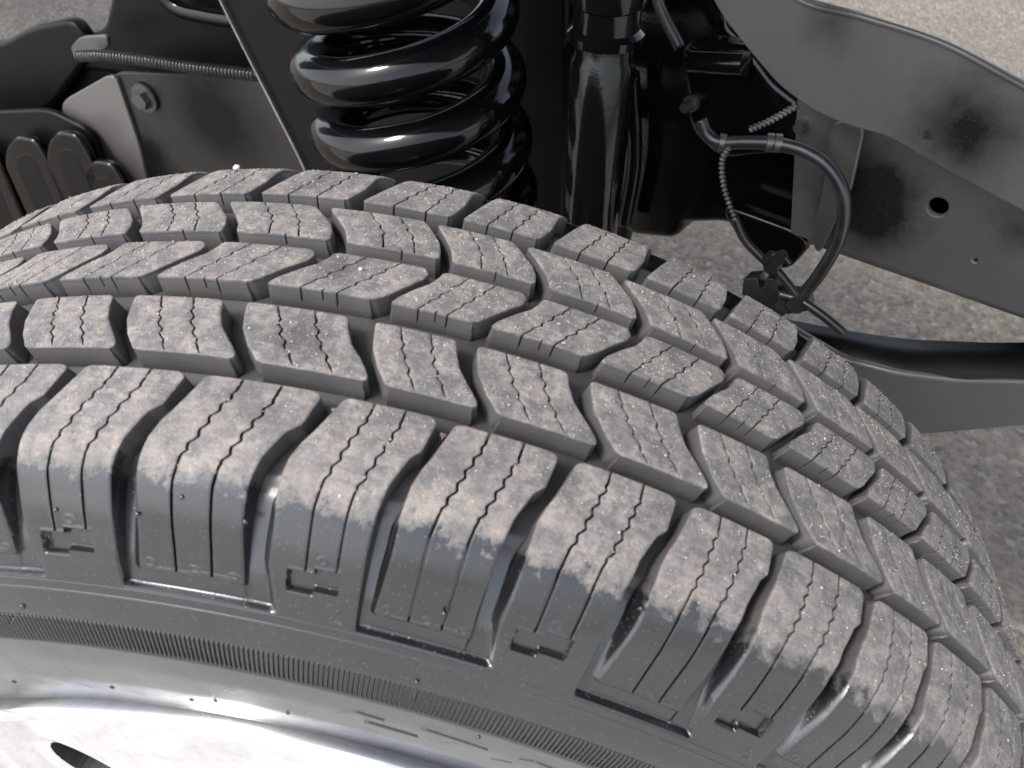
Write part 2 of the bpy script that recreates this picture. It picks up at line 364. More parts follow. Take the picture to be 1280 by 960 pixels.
def shoulder(k, fine):
    wide = (k % 2 == 0)
    st = .45 if fine else 2.5
    s = np.concatenate([np.arange(0, 54, st), np.arange(54, S_END+.01, .36 if fine else 2.5)]); s[-1] = S_END
    jit = rng.normal(0, .3, 4); ph = .15+rng.random()*.25
    L = k+(Ls(s) if wide else Ls_n(s)); Rr = k+Rs(s)
    Rp = k-1+Rs(s); Ln = k+1+(Ls_n(s) if wide else Ls(s))
    rc = 2.4; dmm = 1/MM
    cor = rc*(1-np.sqrt(np.clip(1-np.clip(1-s/rc, 0, 1)**2, 0, 1)))*dmm
    L = L+cor; Rr = Rr-cor
    land = (1.3*sm(s, 44, 66)+1.1*sm(s, 69.8, 71.0)) if wide else 0*s      # the wide pocket's land sits lower
    gd = GDS(s)
    ledge = 1-sm(s, 76.0, 77.6)      # everything rises to the sidewall at the ledge
    gL = 1.0*gd; end1 = 69.6 if wide else 59.5
    z1 = zig(s, 4, 30, .80/MM, 5.0, ph); z2 = zig(s, 5, 31, .80/MM, 5.0, ph+.35)
    dp = np.where(s < 32, 6., 6-4.2*sm(s, 32, 44))*(1-sm(s, end1-.8, end1)); hw = np.where(s < 32, .50, .46)
    cols = []
    def add(p, d): cols.append((p, d))
    # groove half to the left: steep rise on the neighbour's side, sloping rise to this block
    rampw = .6+2.6*sm(s, 28, 44)      # mm, the sloping flank on the sidewall
    G = (Rp*.55+L*.45)
    add(G, gL); add(G+.35*(L-rampw*dmm-G), gL)
    bl = L-rampw*dmm; add(bl, gL); add(bl+.25*(L-bl), gL*.86+land*.14); add(bl+.5*(L-bl), gL*.55+land*.45); add(bl+.75*(L-bl), gL*.22+land*.78)
    add(L-.03*dmm, land+.30*(gL-land)*.2); add(L+.35*dmm, land+.07); prev = L+.9*dmm; add(prev, land)
    for c, dpp in ((P1(s)+k+z1, dp), (P2(s)+k+z2, dp)):
        nxt = c-(hw+.35)*dmm; nsb = 20 if fine else 3
        for t in np.linspace(0, 1, nsb+1)[1:-1]: add(prev*(1-t)+nxt*t, land)
        add(nxt, land); add(c-hw*dmm, land+np.minimum(dpp, .12)); add(c-hw*.9*dmm, land+dpp*.5); add(c-hw*.7*dmm, land+dpp)
        add(c+hw*.7*dmm, land+dpp); add(c+hw*.9*dmm, land+dpp*.5); add(c+hw*dmm, land+np.minimum(dpp, .12)); prev = c+(hw+.35)*dmm; add(prev, land)
    nxt = Rr-.9*dmm
    for t in np.linspace(0, 1, (16 if fine else 3))[1:-1]: add(prev*(1-t)+nxt*t, land)
    add(nxt, land); add(Rr-.35*dmm, np.minimum(land+.07, gd)); add(Rr, np.minimum(land+.35, gd))
    wl = .9; add(Rr+.12*dmm, land+.16*(gd-land)); add(Rr+.5*wl*dmm, land+.6*(gd-land)); add(Rr+wl*dmm, gd)
    G2 = (Rr*.55+(Ln)*.45); add((Rr+wl*dmm+G2)/2, gd); add(G2, gd)
    P = np.stack([c[0] for c in cols], 1); D = np.stack([c[1] for c in cols], 1)
    SS = np.repeat(s[:, None], P.shape[1], 1)
    pk = P-k
    # groove floor shows a rise where the tread ends
    if wide:
        D = D*ledge[:, None]
        # little stepped lip where the land ends
        rim = .25*np.exp(-((SS-69.2-(pk > .19)*-.9)/.5)**2)*((pk > -.2) & (pk < .54)); D = D-rim
    else:
        inside = ledge[:, None]
        D = D*inside
        # stepped pocket below the two sipes
        stp = (pk > .145)
        top = np.where(stp, 58.0, 59.9); bot = np.where(stp, 65.2, 67.2)
        m = sm(SS, top-.2, top+.7)*(1-sm(SS, bot-.3, bot+.75))*sm(pk*MM, -.085*MM-.3, -.085*MM+.5)*(1-sm(pk*MM, .375*MM-.3, .375*MM+.4))
        D = np.maximum(D, 2.2*m)
        lip = np.exp(-((SS-top+.5)/.45)**2)*sm(pk, -.09, -.075)*(1-sm(pk, .37, .385)); D = D-.22*lip*(m < .3)
    # small moulded rings by the sipe ends
    for (rp, rs) in (((.20, 54.8),) if not wide else ((-.16, 67.3), (.20, 67.6), (.50, 67.8))):
        rr = np.hypot((pk-rp)*MM*.93, SS-rs); D = D-.28*np.exp(-((rr-1.35)/.34)**2)
    # moulded triangle and vent pips
    if k == 1 or k % 8 == 5:
        for (a, b) in (((.335, 75.4), (.40, 71.2)), ((.40, 71.2), (.455, 75.6)), ((.335, 75.4), (.455, 75.6))):
            ax, ay, bx, by = a[0]*MM, a[1], b[0]*MM, b[1]; t = np.clip(((pk*MM-ax)*(bx-ax)+(SS-ay)*(by-ay))/((bx-ax)**2+(by-ay)**2), 0, 1)
            D = D-.35*np.exp(-(np.hypot(pk*MM-ax-t*(bx-ax), SS-ay-t*(by-ay))/.32)**2)
    D = D+.22*sm(SS, 78.6, 79.2)-.18*np.exp(-((SS-78.5)/.25)**2)
    D = D+.05*np.sin(P*7+SS*.17)*(SS < 32)
    # front wall (towards the first groove) rows
    rows = [(-1.6, GD+.3), (-.9, GD*.5), (-.35, 1.2), (-.12, .42), (-.02, .12)]
    Pw = np.repeat(P[:1], len(rows), 0); Sw = np.array([[r_[0]]*P.shape[1] for r_ in rows]); Dw = np.maximum(D[:1], np.array([[r_[1]] for r_ in rows]))
    P = np.concatenate([Pw, P]); SS = np.concatenate([Sw, SS]); D = np.concatenate([Dw, D])
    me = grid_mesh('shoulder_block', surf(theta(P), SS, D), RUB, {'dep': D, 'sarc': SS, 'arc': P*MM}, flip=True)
    sharp(me, 38)
    return mesh_obj('shoulder_block', me, tyre)

for k in range(-4, NP-4):
    f_ = VIS[0] <= k <= VIS[1]
    shoulder(k, f_)
    for i in range(4): rib_block(i, k, VIS[0]-1 <= k <= VIS[1])

# groove floors under the tread
def ring(name, s, d, nth, parent, mat=RUB, thr=None, attrs=True):
    th = np.arange(nth)*360/nth
    S_, T_ = np.meshgrid(s, th, indexing='ij'); D_ = np.repeat(np.asarray(d, float)[:, None]*np.ones((len(s), 1)), nth, 1)
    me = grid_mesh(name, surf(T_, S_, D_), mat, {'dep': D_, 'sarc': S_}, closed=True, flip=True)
    return mesh_obj(name, me, parent)
s = np.linspace(-143, -1.2, 60); ring('tread_base', s, np.full(60, GD), 720, tyre)
# sidewall from the shoulder blocks to the bead, with the two fine mould lines
s = np.concatenate([np.arange(S_END, 94.5, .25), np.arange(95, 112, .6), np.arange(112, SP[-1], .8)])
d = .22+.22*sm(s, 82.4, 82.8)-.40*np.exp(-((s-82.1)/.28)**2)+.50*sm(s, 93.8, 94.6)-.75*sm(s, 106.4, 107.4)
S0_BAND, S1_BAND = 90.5, 108.6
side = ring('sidewall', s, d, 900, tyre)
s = np.linspace(SP[0], -139, 50); ring('inner_sidewall', s, 1.5*(s > -142)+0*s, 360, tyre)
# serrated band: about a thousand radial fins
NF = 1240
th = (np.arange(NF*4)/4)*360/NF
fin = np.tile([0, .05, 1., 1.], NF)
s = np.array([94.3, 94.9, 96, 98, 101, 103.5, 105.4, 106.2, 106.9])
env = np.array([0, .8, 1, 1, 1, 1, 1, .7, 0])
base = np.array([.75, .35, .30, .30, .25, .15, -.05, -.25, .20])
S_, T_ = np.meshgrid(s, th, indexing='ij'); D_ = base[:, None]+.80*fin[None]*env[:, None]
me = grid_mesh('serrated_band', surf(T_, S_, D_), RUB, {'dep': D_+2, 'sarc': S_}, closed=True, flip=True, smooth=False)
bo = mesh_obj('serrated_band', me, tyre); bo['kind'] = 'stuff'

# ------------------------------------------------------------------ tubes and raised strokes
def tube_arrays(pts, rad, n=12, caps=True):
    pts = np.asarray(pts, float); m = len(pts); rad = np.broadcast_to(np.asarray(rad, float), (m,))
    t = np.gradient(pts, axis=0); t /= np.linalg.norm(t, axis=1)[:, None]
    a = np.array([0, 0, 1.]) if abs(t[0][2]) < .9 else np.array([1., 0, 0])
    u_ = np.cross(t[0], a); u_ /= np.linalg.norm(u_); P = []
    for i in range(m):
        u_ = u_-t[i]*(u_@t[i]); u_ /= np.linalg.norm(u_); v_ = np.cross(t[i], u_)
        an = np.arange(n)*2*np.pi/n
        P.append(pts[i]+rad[i]*(np.cos(an)[:, None]*u_+np.sin(an)[:, None]*v_))
    P = np.array(P)
    if caps:
        P = np.concatenate([np.repeat(pts[:1], n, 0)[None], P, np.repeat(pts[-1:], n, 0)[None]])
    return P
def catmull(pts, per=12):
    p = np.asarray(pts, float); p = np.concatenate([[2*p[0]-p[1]], p, [2*p[-1]-p[-2]]]); out = []
    for i in range(1, len(p)-2):
        for t in np.arange(per)/per:
            out.append(.5*((2*p[i])+(-p[i-1]+p[i+1])*t+(2*p[i-1]-5*p[i]+4*p[i+1]-p[i+2])*t*t+(-p[i-1]+3*p[i]-3*p[i+1]+p[i+2])*t**3))
    out.append(p[-2]); return np.array(out)
def tube(name, pts, rad, mat, parent=None, n=12):
    me = grid_mesh(name, tube_arrays(pts, rad, n), mat, closed=True); return mesh_obj(name, me, parent)
def stroke(name, a, b, wmm=1.0, h=.5, parent=tyre, n=10):
    """raised moulded stroke on the sidewall between (theta, s) points"""
    t = np.linspace(0, 1, n); T_ = a[0]*(1-t)+b[0]*t; S__ = a[1]*(1-t)+b[1]*t
    pts = surf(T_, S__, np.full(n, .45)); prof = np.full(n, wmm/2000)
    me = grid_mesh(name, tube_arrays(pts, prof, 8), RUB, {'dep': np.full((n+2, 8), 3.), 'sarc': np.full((n+2, 8), 120.)}, closed=True)
    return mesh_obj(name, me, parent)
# remains of moulded lettering low on the sidewall
for a, b, w_ in [((9.6, 120), (11.6, 121.6), 1.4), ((9.6, 120.5), (8.4, 126), .7), ((10.3, 128.5), (14.0, 130), 1.6), ((14.0, 119.5), (18.5, 121.5), 1.3), ((15.5, 129), (16.6, 124.5), .7),
                 ((19.2, 130.5), (20.6, 127.5), .9), ((20.6, 120.5), (21.4, 118.5), 1.1), ((21.4, 118.5), (27.5, 121), 1.2), ((29.5, 119), (33.5, 120.5), 1.2), ((-1.7, 128), (0.2, 128), .5)]:
    stroke('moulded_stroke', a, b, w_)
# vent pips: short hair lines with a bead at the top
for t0, s0_, t1, s1_ in [(-10.6, 90.2, -12.4, 100), (12.8, 91, 12.95, 101), (17.4, 112.5, 18.2, 129), (-21.5, 152, -22, 160), (-10.6, 150, -11.2, 160), (-1.2, 146, -2.1, 158), (4.6, 142, 4.2, 156), (34, 92, 34.6, 101), (-3.8, 153, -4.2, 160)]:
    stroke('vent_hair', (t0, s0_), (t1, s1_), .55); stroke('vent_pip', (t0, s0_-.6), (t0, s0_+.9), 1.7, n=4)
for t0, s0_ in [(-6.68, 51.9), (-2.25, 50.2), (-.02, 42.6), (3.1, 47), (21.7, 40), (13.1, 62)]:
    pts = surf(np.full(4, t0), np.array([s0_-.8, s0_-.3, s0_+.3, s0_+.8]), np.full(4, .1))
    mesh_obj('vent_pip', grid_mesh('vent_pip', tube_arrays(pts, [.0004, .0009, .0009, .0004], 8), RUB, {'dep': np.full((6, 8), 0.), 'sarc': np.full((6, 8), 60.)}, closed=True), tyre)

# sand grains lying on the tread
def grains(n, name, parent, sampler, size):
    V = []; F_ = []
    base_ = np.array([(1, 0, 0), (-1, 0, 0), (0, 1, 0), (0, -1, 0), (0, 0, 1), (0, 0, -1)], float)
    fc = [(0, 2, 4), (2, 1, 4), (1, 3, 4), (3, 0, 4), (2, 0, 5), (1, 2, 5), (3, 1, 5), (0, 3, 5)]
    c = sampler(n); q = rng.normal(size=(n, 3, 3)); q, _ = np.linalg.qr(q)
    sc = size*np.exp(rng.normal(0, .35, n)); v = (base_[None]*(.7+.5*rng.random((n, 6, 1))))@q*sc[:, None, None]+c[:, None]
    f = (np.arange(n)[:, None, None]*6+np.array(fc)[None]).reshape(-1, 3)
    me = bpy.data.meshes.new(name); me.from_pydata(v.reshape(-1, 3).tolist(), [], f.tolist()); me.materials.append(GRAIN)
    o = mesh_obj(name, me, parent); o['kind'] = 'stuff'; return o
def on_ribs(n):
    out = []
    spans = [(-140, -107.5, .9), (-99, -77, 1.4), (-68.5, -46.5, 1.6), (-35, -9, .9), (1, 34, .6)]
    wts = np.array([(b-a)*w_ for a, b, w_ in spans]); ch = rng.choice(5, n, p=wts/wts.sum())
    a = np.array([x[0] for x in spans])[ch]; b = np.array([x[1] for x in spans])[ch]
    s_ = a+(b-a)*rng.random(n); p_ = rng.uniform(-5, 13, n)
    # keep to block tops
    keep = np.zeros(n, bool)
    for j in range(4):
        _, _, _, Lf, Rf, f1, f2, _ = RIBS[j]; m_ = ch == [3, 2, 1, 0][j]
        x = (p_-Lf(s_)) % 1; keep |= m_ & (x > .02) & (x < (Rf(s_)-Lf(s_))-.02)
    x = (p_-Ls(s_)) % 1; keep |= (ch == 4) & (x > .02) & (x < Rs(s_)-Ls(s_)-.02)
    th_ = theta(p_); keep &= rng.random(n) < np.clip(1.1-(th_+20)/75, .25, 1)
    return surf(th_[keep], s_[keep], np.full(keep.sum(), -.05)) 
pts_ = on_ribs(26000)
gr = grains(len(pts_), 'sand_grains', None, lambda n: pts_, .00022)
tag(gr, 'pale sand grains scattered over the tyre tread blocks', 'sand', kind='stuff')
def pebble(th_, s_, r_, label, mat=GRAIN):
    import bmesh
    bm = bmesh.new(); bmesh.ops.create_icosphere(bm, subdivisions=2, radius=r_)
    for v in bm.verts: v.co *= 1+random.uniform(-.2, .2); v.co.z *= .7
    me = bpy.data.meshes.new('pebble'); bm.to_mesh(me); bm.free(); me.materials.append(mat)
    for p in me.polygons: p.use_smooth = True
    o = mesh_obj('pebble', me); p0 = surf(np.array([th_]), np.array([s_]), np.array([-r_*600]))[0]; o.location = p0
    return tag(o, label, 'pebble')
WHITE = simple('white_stone', (.6, .58, .54), .6)
pebble(-8.2, -133., .0017, 'small white pebble on the far edge of the tyre tread', WHITE)
pebble(3.9, -60.5, .0009, 'grey pebble on the dark patch of a centre tread block', GRAIN)

# ------------------------------------------------------------------ chrome rim
rim = empty('rim', (0, 0, 0), wheel)
def lathe(name, prof, mat, parent, nth=360, disp=None):
    pr_ = catmull(prof, 8); th = np.arange(nth)*2*np.pi/nth
    if disp is not None:
        l_ = np.concatenate([[0], np.cumsum(np.hypot(*np.diff(pr_, axis=0).T))]); q_ = np.arange(0, l_[-1], .0006)
        pr_ = np.stack([np.interp(q_, l_, pr_[:, 0]), np.interp(q_, l_, pr_[:, 1])], 1)
    Y = pr_[:, 0][:, None]+0*th; Rr = pr_[:, 1][:, None]+0*th; T_ = th[None]+0*Y
    if disp is not None: Y = Y+disp(T_, Rr)
    return mesh_obj(name, grid_mesh(name, np.stack([Rr*np.sin(T_), Y, Rr*np.cos(T_)], -1), mat, closed=True, flip=True), parent)
lathe('rim_flange', [(-.112, .254), (-.1205, .2575), (-.1265, .2570), (-.1285, .2535), (-.1265, .2495), (-.1215, .2462), (-.117, .2440)], CHROME, rim)
HOLE_N = 4
def holes(T_, Rr):
    out = 0
    for j in range(HOLE_N):
        t0 = R(-61)+j*2*np.pi/HOLE_N
        dd = np.hypot(Rr*np.sin(T_)-.177*np.sin(t0), Rr*np.cos(T_)-.177*np.cos(t0))
        out = out+.030*(1-sm(dd, .0222, .0232))+.0030*(1-sm(dd, .0225, .034))
    return out
pr2 = [(-.117, .2440), (-.109, .2425), (-.1025, .240), (-.1005, .235), (-.1015, .226), (-.1045, .212), (-.1080, .195), (-.1105, .178), (-.112, .160), (-.111, .140), (-.100, .120), (-.085, .08), (-.085, .02)]
o = lathe('disc', pr2, CHROME, rim, 1440, holes)
o.data.materials.append(DARK)
co_ = np.zeros(len(o.data.vertices)*3, np.float32); o.data.vertices.foreach_get('co', co_); co_ = co_.reshape(-1, 3)
ins = np.zeros(len(co_), bool)
for j in range(HOLE_N):
    t0 = R(-61)+j*2*np.pi/HOLE_N; ins |= np.hypot(co_[:, 0]-.177*math.sin(t0), co_[:, 2]-.177*math.cos(t0)) < .0234
for p in o.data.polygons:
    if any(ins[v] for v in p.vertices): p.material_index = 1  # inside of each hole coloured dark in place of shade
lathe('hub_cap', [(-.074, .062), (-.095, .058), (-.110, .045), (-.114, .02), (-.114, .002)], CHROME, rim, 96)
for j in range(HOLE_N):
    t0 = R(-61)+j*2*np.pi/HOLE_N; c = np.array([.177*math.sin(t0), -.0725, .177*math.cos(t0)])
    an = np.arange(32)*2*np.pi/32
    P = np.stack([c+np.zeros((32, 3)), c+.0220*np.stack([np.cos(an), 0*an, np.sin(an)], 1)])
    mesh_obj('vent_hole', grid_mesh('vent_hole', P, DARK, closed=True), rim)

# ------------------------------------------------------------------ ground
me = bpy.data.meshes.new('ground')
me.from_pydata([(-60, -60, 0), (60, -60, 0), (60, 60, 0), (-60, 60, 0)], [], [(0, 1, 2, 3)]); me.materials.append(GROUND)
g = mesh_obj('ground', me); g.location = (0, 0, -.4); g['kind'] = 'structure'
BOUNCE, _n, _b = mat_new('pale_bounce_slab'); _b.inputs['Roughness'].default_value = .85
_n.links.new(mix(_n, ramp(_n, noise(_n, objco(_n), 4, 6), .35, .7), (.50, .49, .47), (.38, .365, .345)), _b.inputs['Base Color'])
me = bpy.data.meshes.new('bounce_slab'); me.from_pydata([(-20, -14, .004), (20, -14, .004), (20, -.12, .004), (-20, -.12, .004)], [], [(0, 1, 2, 3)]); me.materials.append(BOUNCE)  # pale slab added out of view to bounce light onto chrome and sidewall
g2 = mesh_obj('bounce_slab', me); g2.location = (0, 0, -.4); g2['kind'] = 'structure'

# ------------------------------------------------------------------ underbody: traced outlines on their own planes, with thickness
def plate(name, px, mat, c, n=NV, thick=.006, bevel=.0015, holes=(), parent=None, res=3, smooth_px=True):
    """extruded outline; local x along the plate, y up, z into the vehicle"""
    e1 = np.cross(n, [0, 0, 1.]); e1 /= np.linalg.norm(e1); e2 = np.cross(e1, n)*1.0
    e2 = np.cross(n, -e1) if False else np.array([0, 0, 1.])-n*n[2]; e2 /= np.linalg.norm(e2)
    o0 = on(*px[0], c, n)
    ax = np.cross(e2, n)                                  # right handed: ax x e2 = n
    cu = bpy.data.curves.new(name, 'CURVE'); cu.dimensions = '2D'; cu.fill_mode = 'BOTH'; cu.extrude = thick/2-bevel; cu.bevel_depth = bevel; cu.bevel_resolution = res
    def spl(pts3):
        sp_ = cu.splines.new('POLY'); sp_.points.add(len(pts3)-1); sp_.use_cyclic_u = True
        for q, p in zip(sp_.points, pts3): d_ = p-o0; q.co = (d_@ax, d_@e2, 0, 1)
    def rnd(pl):
        if not smooth_px: return pl
        P = np.array(pl, float); out = []
        for i in range(len(P)):
            a, b, c_ = P[i-1], P[i], P[(i+1) % len(P)]; la, lc = np.linalg.norm(a-b), np.linalg.norm(c_-b); r_ = min(14, la*.35, lc*.35)
            p0 = b+(a-b)/la*r_; p2 = b+(c_-b)/lc*r_
            for t in (0, .25, .5, .75, 1): out.append((1-t)**2*p0+2*t*(1-t)*b+t*t*p2)
        return out
    spl([on(*p, c, n) for p in rnd(px)])
    for (hx, hy, hr) in holes:
        ctr = on(hx, hy, c, n); an = np.arange(32)*2*np.pi/32
        spl([ctr+hr*(math.cos(a)*ax+math.sin(a)*e2) for a in an[::-1]])
    tmp = bpy.data.objects.new(name+'_c', cu); COL.objects.link(tmp)
    M = Matrix(((ax[0], e2[0], n[0], 0), (ax[1], e2[1], n[1], 0), (ax[2], e2[2], n[2], 0), (0, 0, 0, 1)))
    p_ = o0+n*thick/2
    bpy.context.view_layer.update(); dg = bpy.context.evaluated_depsgraph_get()
    me = bpy.data.meshes.new_from_object(tmp.evaluated_get(dg)); me.name = name
    bpy.data.objects.remove(tmp); bpy.data.curves.remove(cu)
    me.materials.clear(); me.materials.append(mat)
    for q in me.polygons: q.use_smooth = True
    sharp(me, 50)
    o = mesh_obj(name, me, parent); o.matrix_world = Matrix.Translation(Vector(p_)) @ M
    return o
def cyl(name, a, b, ra, rb, mat, parent=None, n=40, steps=2):
    pts = np.linspace(a, b, steps); rad = np.linspace(ra, rb, steps)
    me = grid_mesh(name, tube_arrays(pts, rad, n), mat, closed=True); sharp(me, 40); return mesh_obj(name, me, parent)
def vlathe(name, ctr, prof, mat, parent=None, n=48, tilt=None):
    """lathe about a vertical axis: prof = (z, r)"""
    pts = np.array([(ctr[0], ctr[1], z) for z, r_ in prof], float)
    an = np.arange(n)*2*np.pi/n; P = np.array([[(ctr[0]+r_*math.cos(a), ctr[1]+r_*math.sin(a), z) for a in an] for z, r_ in prof])
    me = grid_mesh(name, P, mat, closed=True); sharp(me, 35); return mesh_obj(name, me, parent)
def tubepx(name, px, c, rad, mat, parent=None, n=NV, per=14, sides=12, mod=None):
    """px: (x, y[, plane offset])"""
    P = catmull([on(p[0], p[1], c+(p[2] if len(p) > 2 else 0), n) for p in px], per); r_ = np.full(len(P), rad)
    if mod:
        L_ = np.concatenate([[0], np.cumsum(np.linalg.norm(np.diff(P, axis=0), axis=1))]); m_ = int(L_[-1]/mod*8)
        li = np.linspace(0, L_[-1], m_); P = np.stack([np.interp(li, L_, P[:, i]) for i in range(3)], 1); r_ = rad*(1+.34*np.sign(np.sin(li/mod*2*np.pi))*np.abs(np.sin(li/mod*2*np.pi))**.5)
    return tube(name, P, r_, mat, parent, sides)
def bolt(name, px, py, c, n, r_, mat, parent=None):
    p = on(px, py, c, n); n3 = np.asarray(n)
    o = empty(name, (0, 0, 0), parent) if False else None
    w_ = cyl('washer', p-n3*.0005, p-n3*.0035, r_*1.5, r_*1.45, mat, parent, 32)
    h = cyl('bolt_head', p-n3*.003, p-n3*.012, r_, r_*.92, mat, parent, 6)
    return w_, h

# coil spring
SR, WR, SPT = .0665, .0155, .0465
_f = on(468, 101, .30-SR, np.array([0, 1., 0])); SC = np.array([_f[0], .30])
phi = np.linspace(-.5*np.pi-2*np.pi*3, -.5*np.pi+2*np.pi*4.2, 520)
pts = np.stack([SC[0]+SR*np.cos(phi), SC[1]+SR*np.sin(phi), _f[2]+SPT*(phi+.5*np.pi)/(2*np.pi)], 1)
_a = R(6.5); _c = np.array([SC[0], SC[1], _f[2]]); _q = pts-_c      # the axis leans a little
pts = _c+np.stack([_q[:, 0]*math.cos(_a)-_q[:, 2]*math.sin(_a), _q[:, 1], _q[:, 0]*math.sin(_a)+_q[:, 2]*math.cos(_a)], 1)
spg = tube('coil_spring', pts, WR, GLOSS, None, 20)
tag(spg, 'thick gloss black coil spring standing behind the tyre, left of the shock absorber', 'spring')
# shock absorber
sh = empty('shock_absorber', (.095, .262, .1)); tag(sh, 'black shock absorber tube standing upright just right of the coil spring', 'shock absorber')
def shp(name, prof, mat=GLOSS):
    o = vlathe(name, (.095, .262), prof, mat, sh); o.location = (-.095, -.262, -.1); return o
shp('damper_body', [(-.05, .0), (-.05, .0205), (.372, .0205), (.376, .0180), (.405, .0180), (.413, .012)])
shp('dust_sleeve', [(.384, .0205), (.385, .0232), (.390, .0236), (.393, .0205), (.405, .0200), (.407, .0228), (.413, .0235), (.424, .0235), (.430, .0185), (.50, .0175), (.52, .0175)])
shp('lower_cup', [(-.02, .0215), (-.02, .030), (.14, .030), (.17, .0215)], SATIN)

# frame rail with two holes
rail = empty('frame_rail', tuple(on(1172, 259, .34, NV))); tag(rail, 'black box frame rail with one large and one small round hole, right behind the tyre', 'frame rail')
def child(o, root):
    o.parent = root; o.matrix_parent_inverse = Matrix.Translation(-Vector(root.location)); return o
child(plate('side_web', [(1000, 100), (1500, 300), (1500, 470), (1280, 392), (1030, 305), (990, 290)], RAILP, .34, thick=.005, holes=((1172, 259, .0072), (1219, 326, .0026)), smooth_px=False), rail)
child(plate('inner_web', [(1000, 60), (1500, 260), (1500, 430), (1280, 362), (1030, 275), (990, 260)], GLOSS, .40, thick=.005, smooth_px=False), rail)
# far box: bottom and top flange
def slab(name, corners, thick, mat, root=None):
    c = np.array(corners); nrm = np.cross(c[1]-c[0], c[2]-c[0]); nrm /= np.linalg.norm(nrm); lo = c-nrm*thick
    me = bpy.data.meshes.new(name); V = np.concatenate([c, lo]).tolist(); k = len(c)
    me.from_pydata(V, [], [tuple(range(k)), tuple(range(2*k-1, k-1, -1))]+[(i, i+k, (i+1) % k+k, (i+1) % k) for i in range(k)]); me.materials.append(mat)
    o = mesh_obj(name, me); bv = o.modifiers.new('bevel', 'BEVEL'); bv.width = min(.0015, thick*.3); bv.segments = 2
    if root: child(o, root)
    return o
a, b = on(1010, 298, .342, NV), on(1500, 468, .342, NV)
slab('bottom_flange', [a, b, b+NV*.06, a+NV*.06], .004, PLATE, rail)

# large curved cover plate above the rail, top right
cov = plate('curved_guard', [(820, -160), (872, -40), (905, 20), (938, 62), (975, 105), (1015, 135), (1060, 155), (1110, 168), (1180, 210), (1280, 262), (1500, 380), (1500, 220), (1280, 108), (1180, 55), (1080, 22), (1000, 0), (930, -60)], GUARD, .305, thick=.004, bevel=.0012)
tag(cov, 'large curved black guard plate with satin sheen in the top right corner', 'guard plate')
fl = tubepx('rolled_edge', [(930, -60), (1000, 0), (1080, 22), (1180, 55), (1280, 108), (1400, 170)], .3035, .0016, GUARD)
fl.parent = cov; fl.matrix_parent_inverse = cov.matrix_world.inverted()

# steering knuckle / axle casting behind the shock
kn = empty('axle_casting', (.2, .33, .2)); tag(kn, 'dark axle casting with brackets between the shock absorber and frame rail', 'axle casting')
child(plate('casting_body', [(650, -120), (880, -120), (900, 40), (940, 75), (1010, 140), (1062, 165), (1026, 303), (985, 290), (950, 292), (905, 268), (845, 270), (836, 290), (782, 285), (775, 200), (770, 60)], GLOSS, .385, thick=.04, bevel=.008), kn)
child(plate('front_bracket', [(858, 62), (932, 70), (960, 110), (1010, 148), (1010, 180), (900, 190), (868, 160)], GLOSS, .345, thick=.02, bevel=.006), kn)
child(cyl('bracket_tube', on(865, 76, .335, NV), on(932, 80, .335, NV), .0075, .0075, GLOSS, n=24), kn)
child(plate('upright_strap', [(1042, 152), (1078, 158), (1060, 240), (1022, 315), (1016, 300), (1032, 230)], PLATE, .330, thick=.004), kn)
child(plate('lower_lug', [(905, 262), (985, 292), (1005, 305), (980, 335), (940, 318)], GLOSS, .36, thick=.016, bevel=.004), kn)
child(tubepx('vertical_web', [(818, -60), (822, 0), (850, 60)], .36, .004, SATIN), kn)
child(tubepx('casting_edge', [(790, 90), (793, 200), (780, 280)], .37, .006, GLOSS), kn)
for (bx_, by_) in ((1008, 152), (866, 128)):
    for q in bolt('b', bx_, by_, .345, NV, .004, STEEL): child(q, kn)

# brake hose and sensor cable
hose = empty('brake_hose', tuple(on(1050, 250, .30, NV))); tag(hose, 'black brake hose looping down in front of the frame rail to a clip', 'hose')
child(tubepx('hose_tube', [(876, 150), (884, 168), (900, 178), (935, 178), (970, 180), (1008, 190), (1038, 212), (1055, 248), (1050, 295), (1026, 340), (1000, 372), (985, 385)], .305, .0042, HOSE, sides=16), hose)
for x_ in ((962, 178), (903, 178), (972, 179)):
    p = on(x_[0], x_[1], .305, NV); child(cyl('clamp', p-np.array([.002, 0, 0]), p+np.array([.002, 0, 0]), .0056, .0056, STEEL, n=20), hose)
cab = empty('sensor_cable', tuple(on(905, 220, .30, NV))); tag(cab, 'thin black ribbed sensor cable hanging from the hose clamp down to the clip bracket', 'cable')
child(tubepx('ribbed_sleeve', [(912, 184), (903, 200), (904, 228), (912, 256), (920, 275)], .298, .0017, CORR, mod=.0030), cab)
child(tubepx('cable_tube', [(918, 272), (930, 298), (950, 320), (972, 340), (990, 362), (1000, 378)], .298, .0030, HOSE), cab)
child(tubepx('ribbed_sleeve', [(938, 162), (965, 150), (996, 132)], .300, .0017, CORR, mod=.0030), cab)
child(tubepx('cable_lead', [(960, 322), (975, 318), (988, 330)], .298, .002, HOSE), cab)
for (x_, y_, r_) in ((966, 332, .005), (975, 322, .004), (962, 322, .0035)):
    p = on(x_, y_, .297, NV); child(cyl('clip', p-NV*.004, p+NV*.004, r_, r_, HOSE, n=10), cab)
clp = empty('hose_clip', tuple(on(960, 375, .30, NV))); tag(clp, 'small black toothed hose clip and tail strap just above the tyre shoulder', 'clip')
child(plate('clip_body', [(930, 350), (945, 349), (948, 362), (956, 360), (958, 349), (968, 351), (972, 366), (1005, 372), (1008, 388), (985, 392), (965, 386), (950, 384), (928, 368)], HOSE, .302, thick=.012, bevel=.0006, smooth_px=False), clp)
child(tubepx('tail_strap', [(975, 368), (1000, 376), (1025, 392), (1045, 408), (1054, 416)], .296, .0030, HOSE), clp)
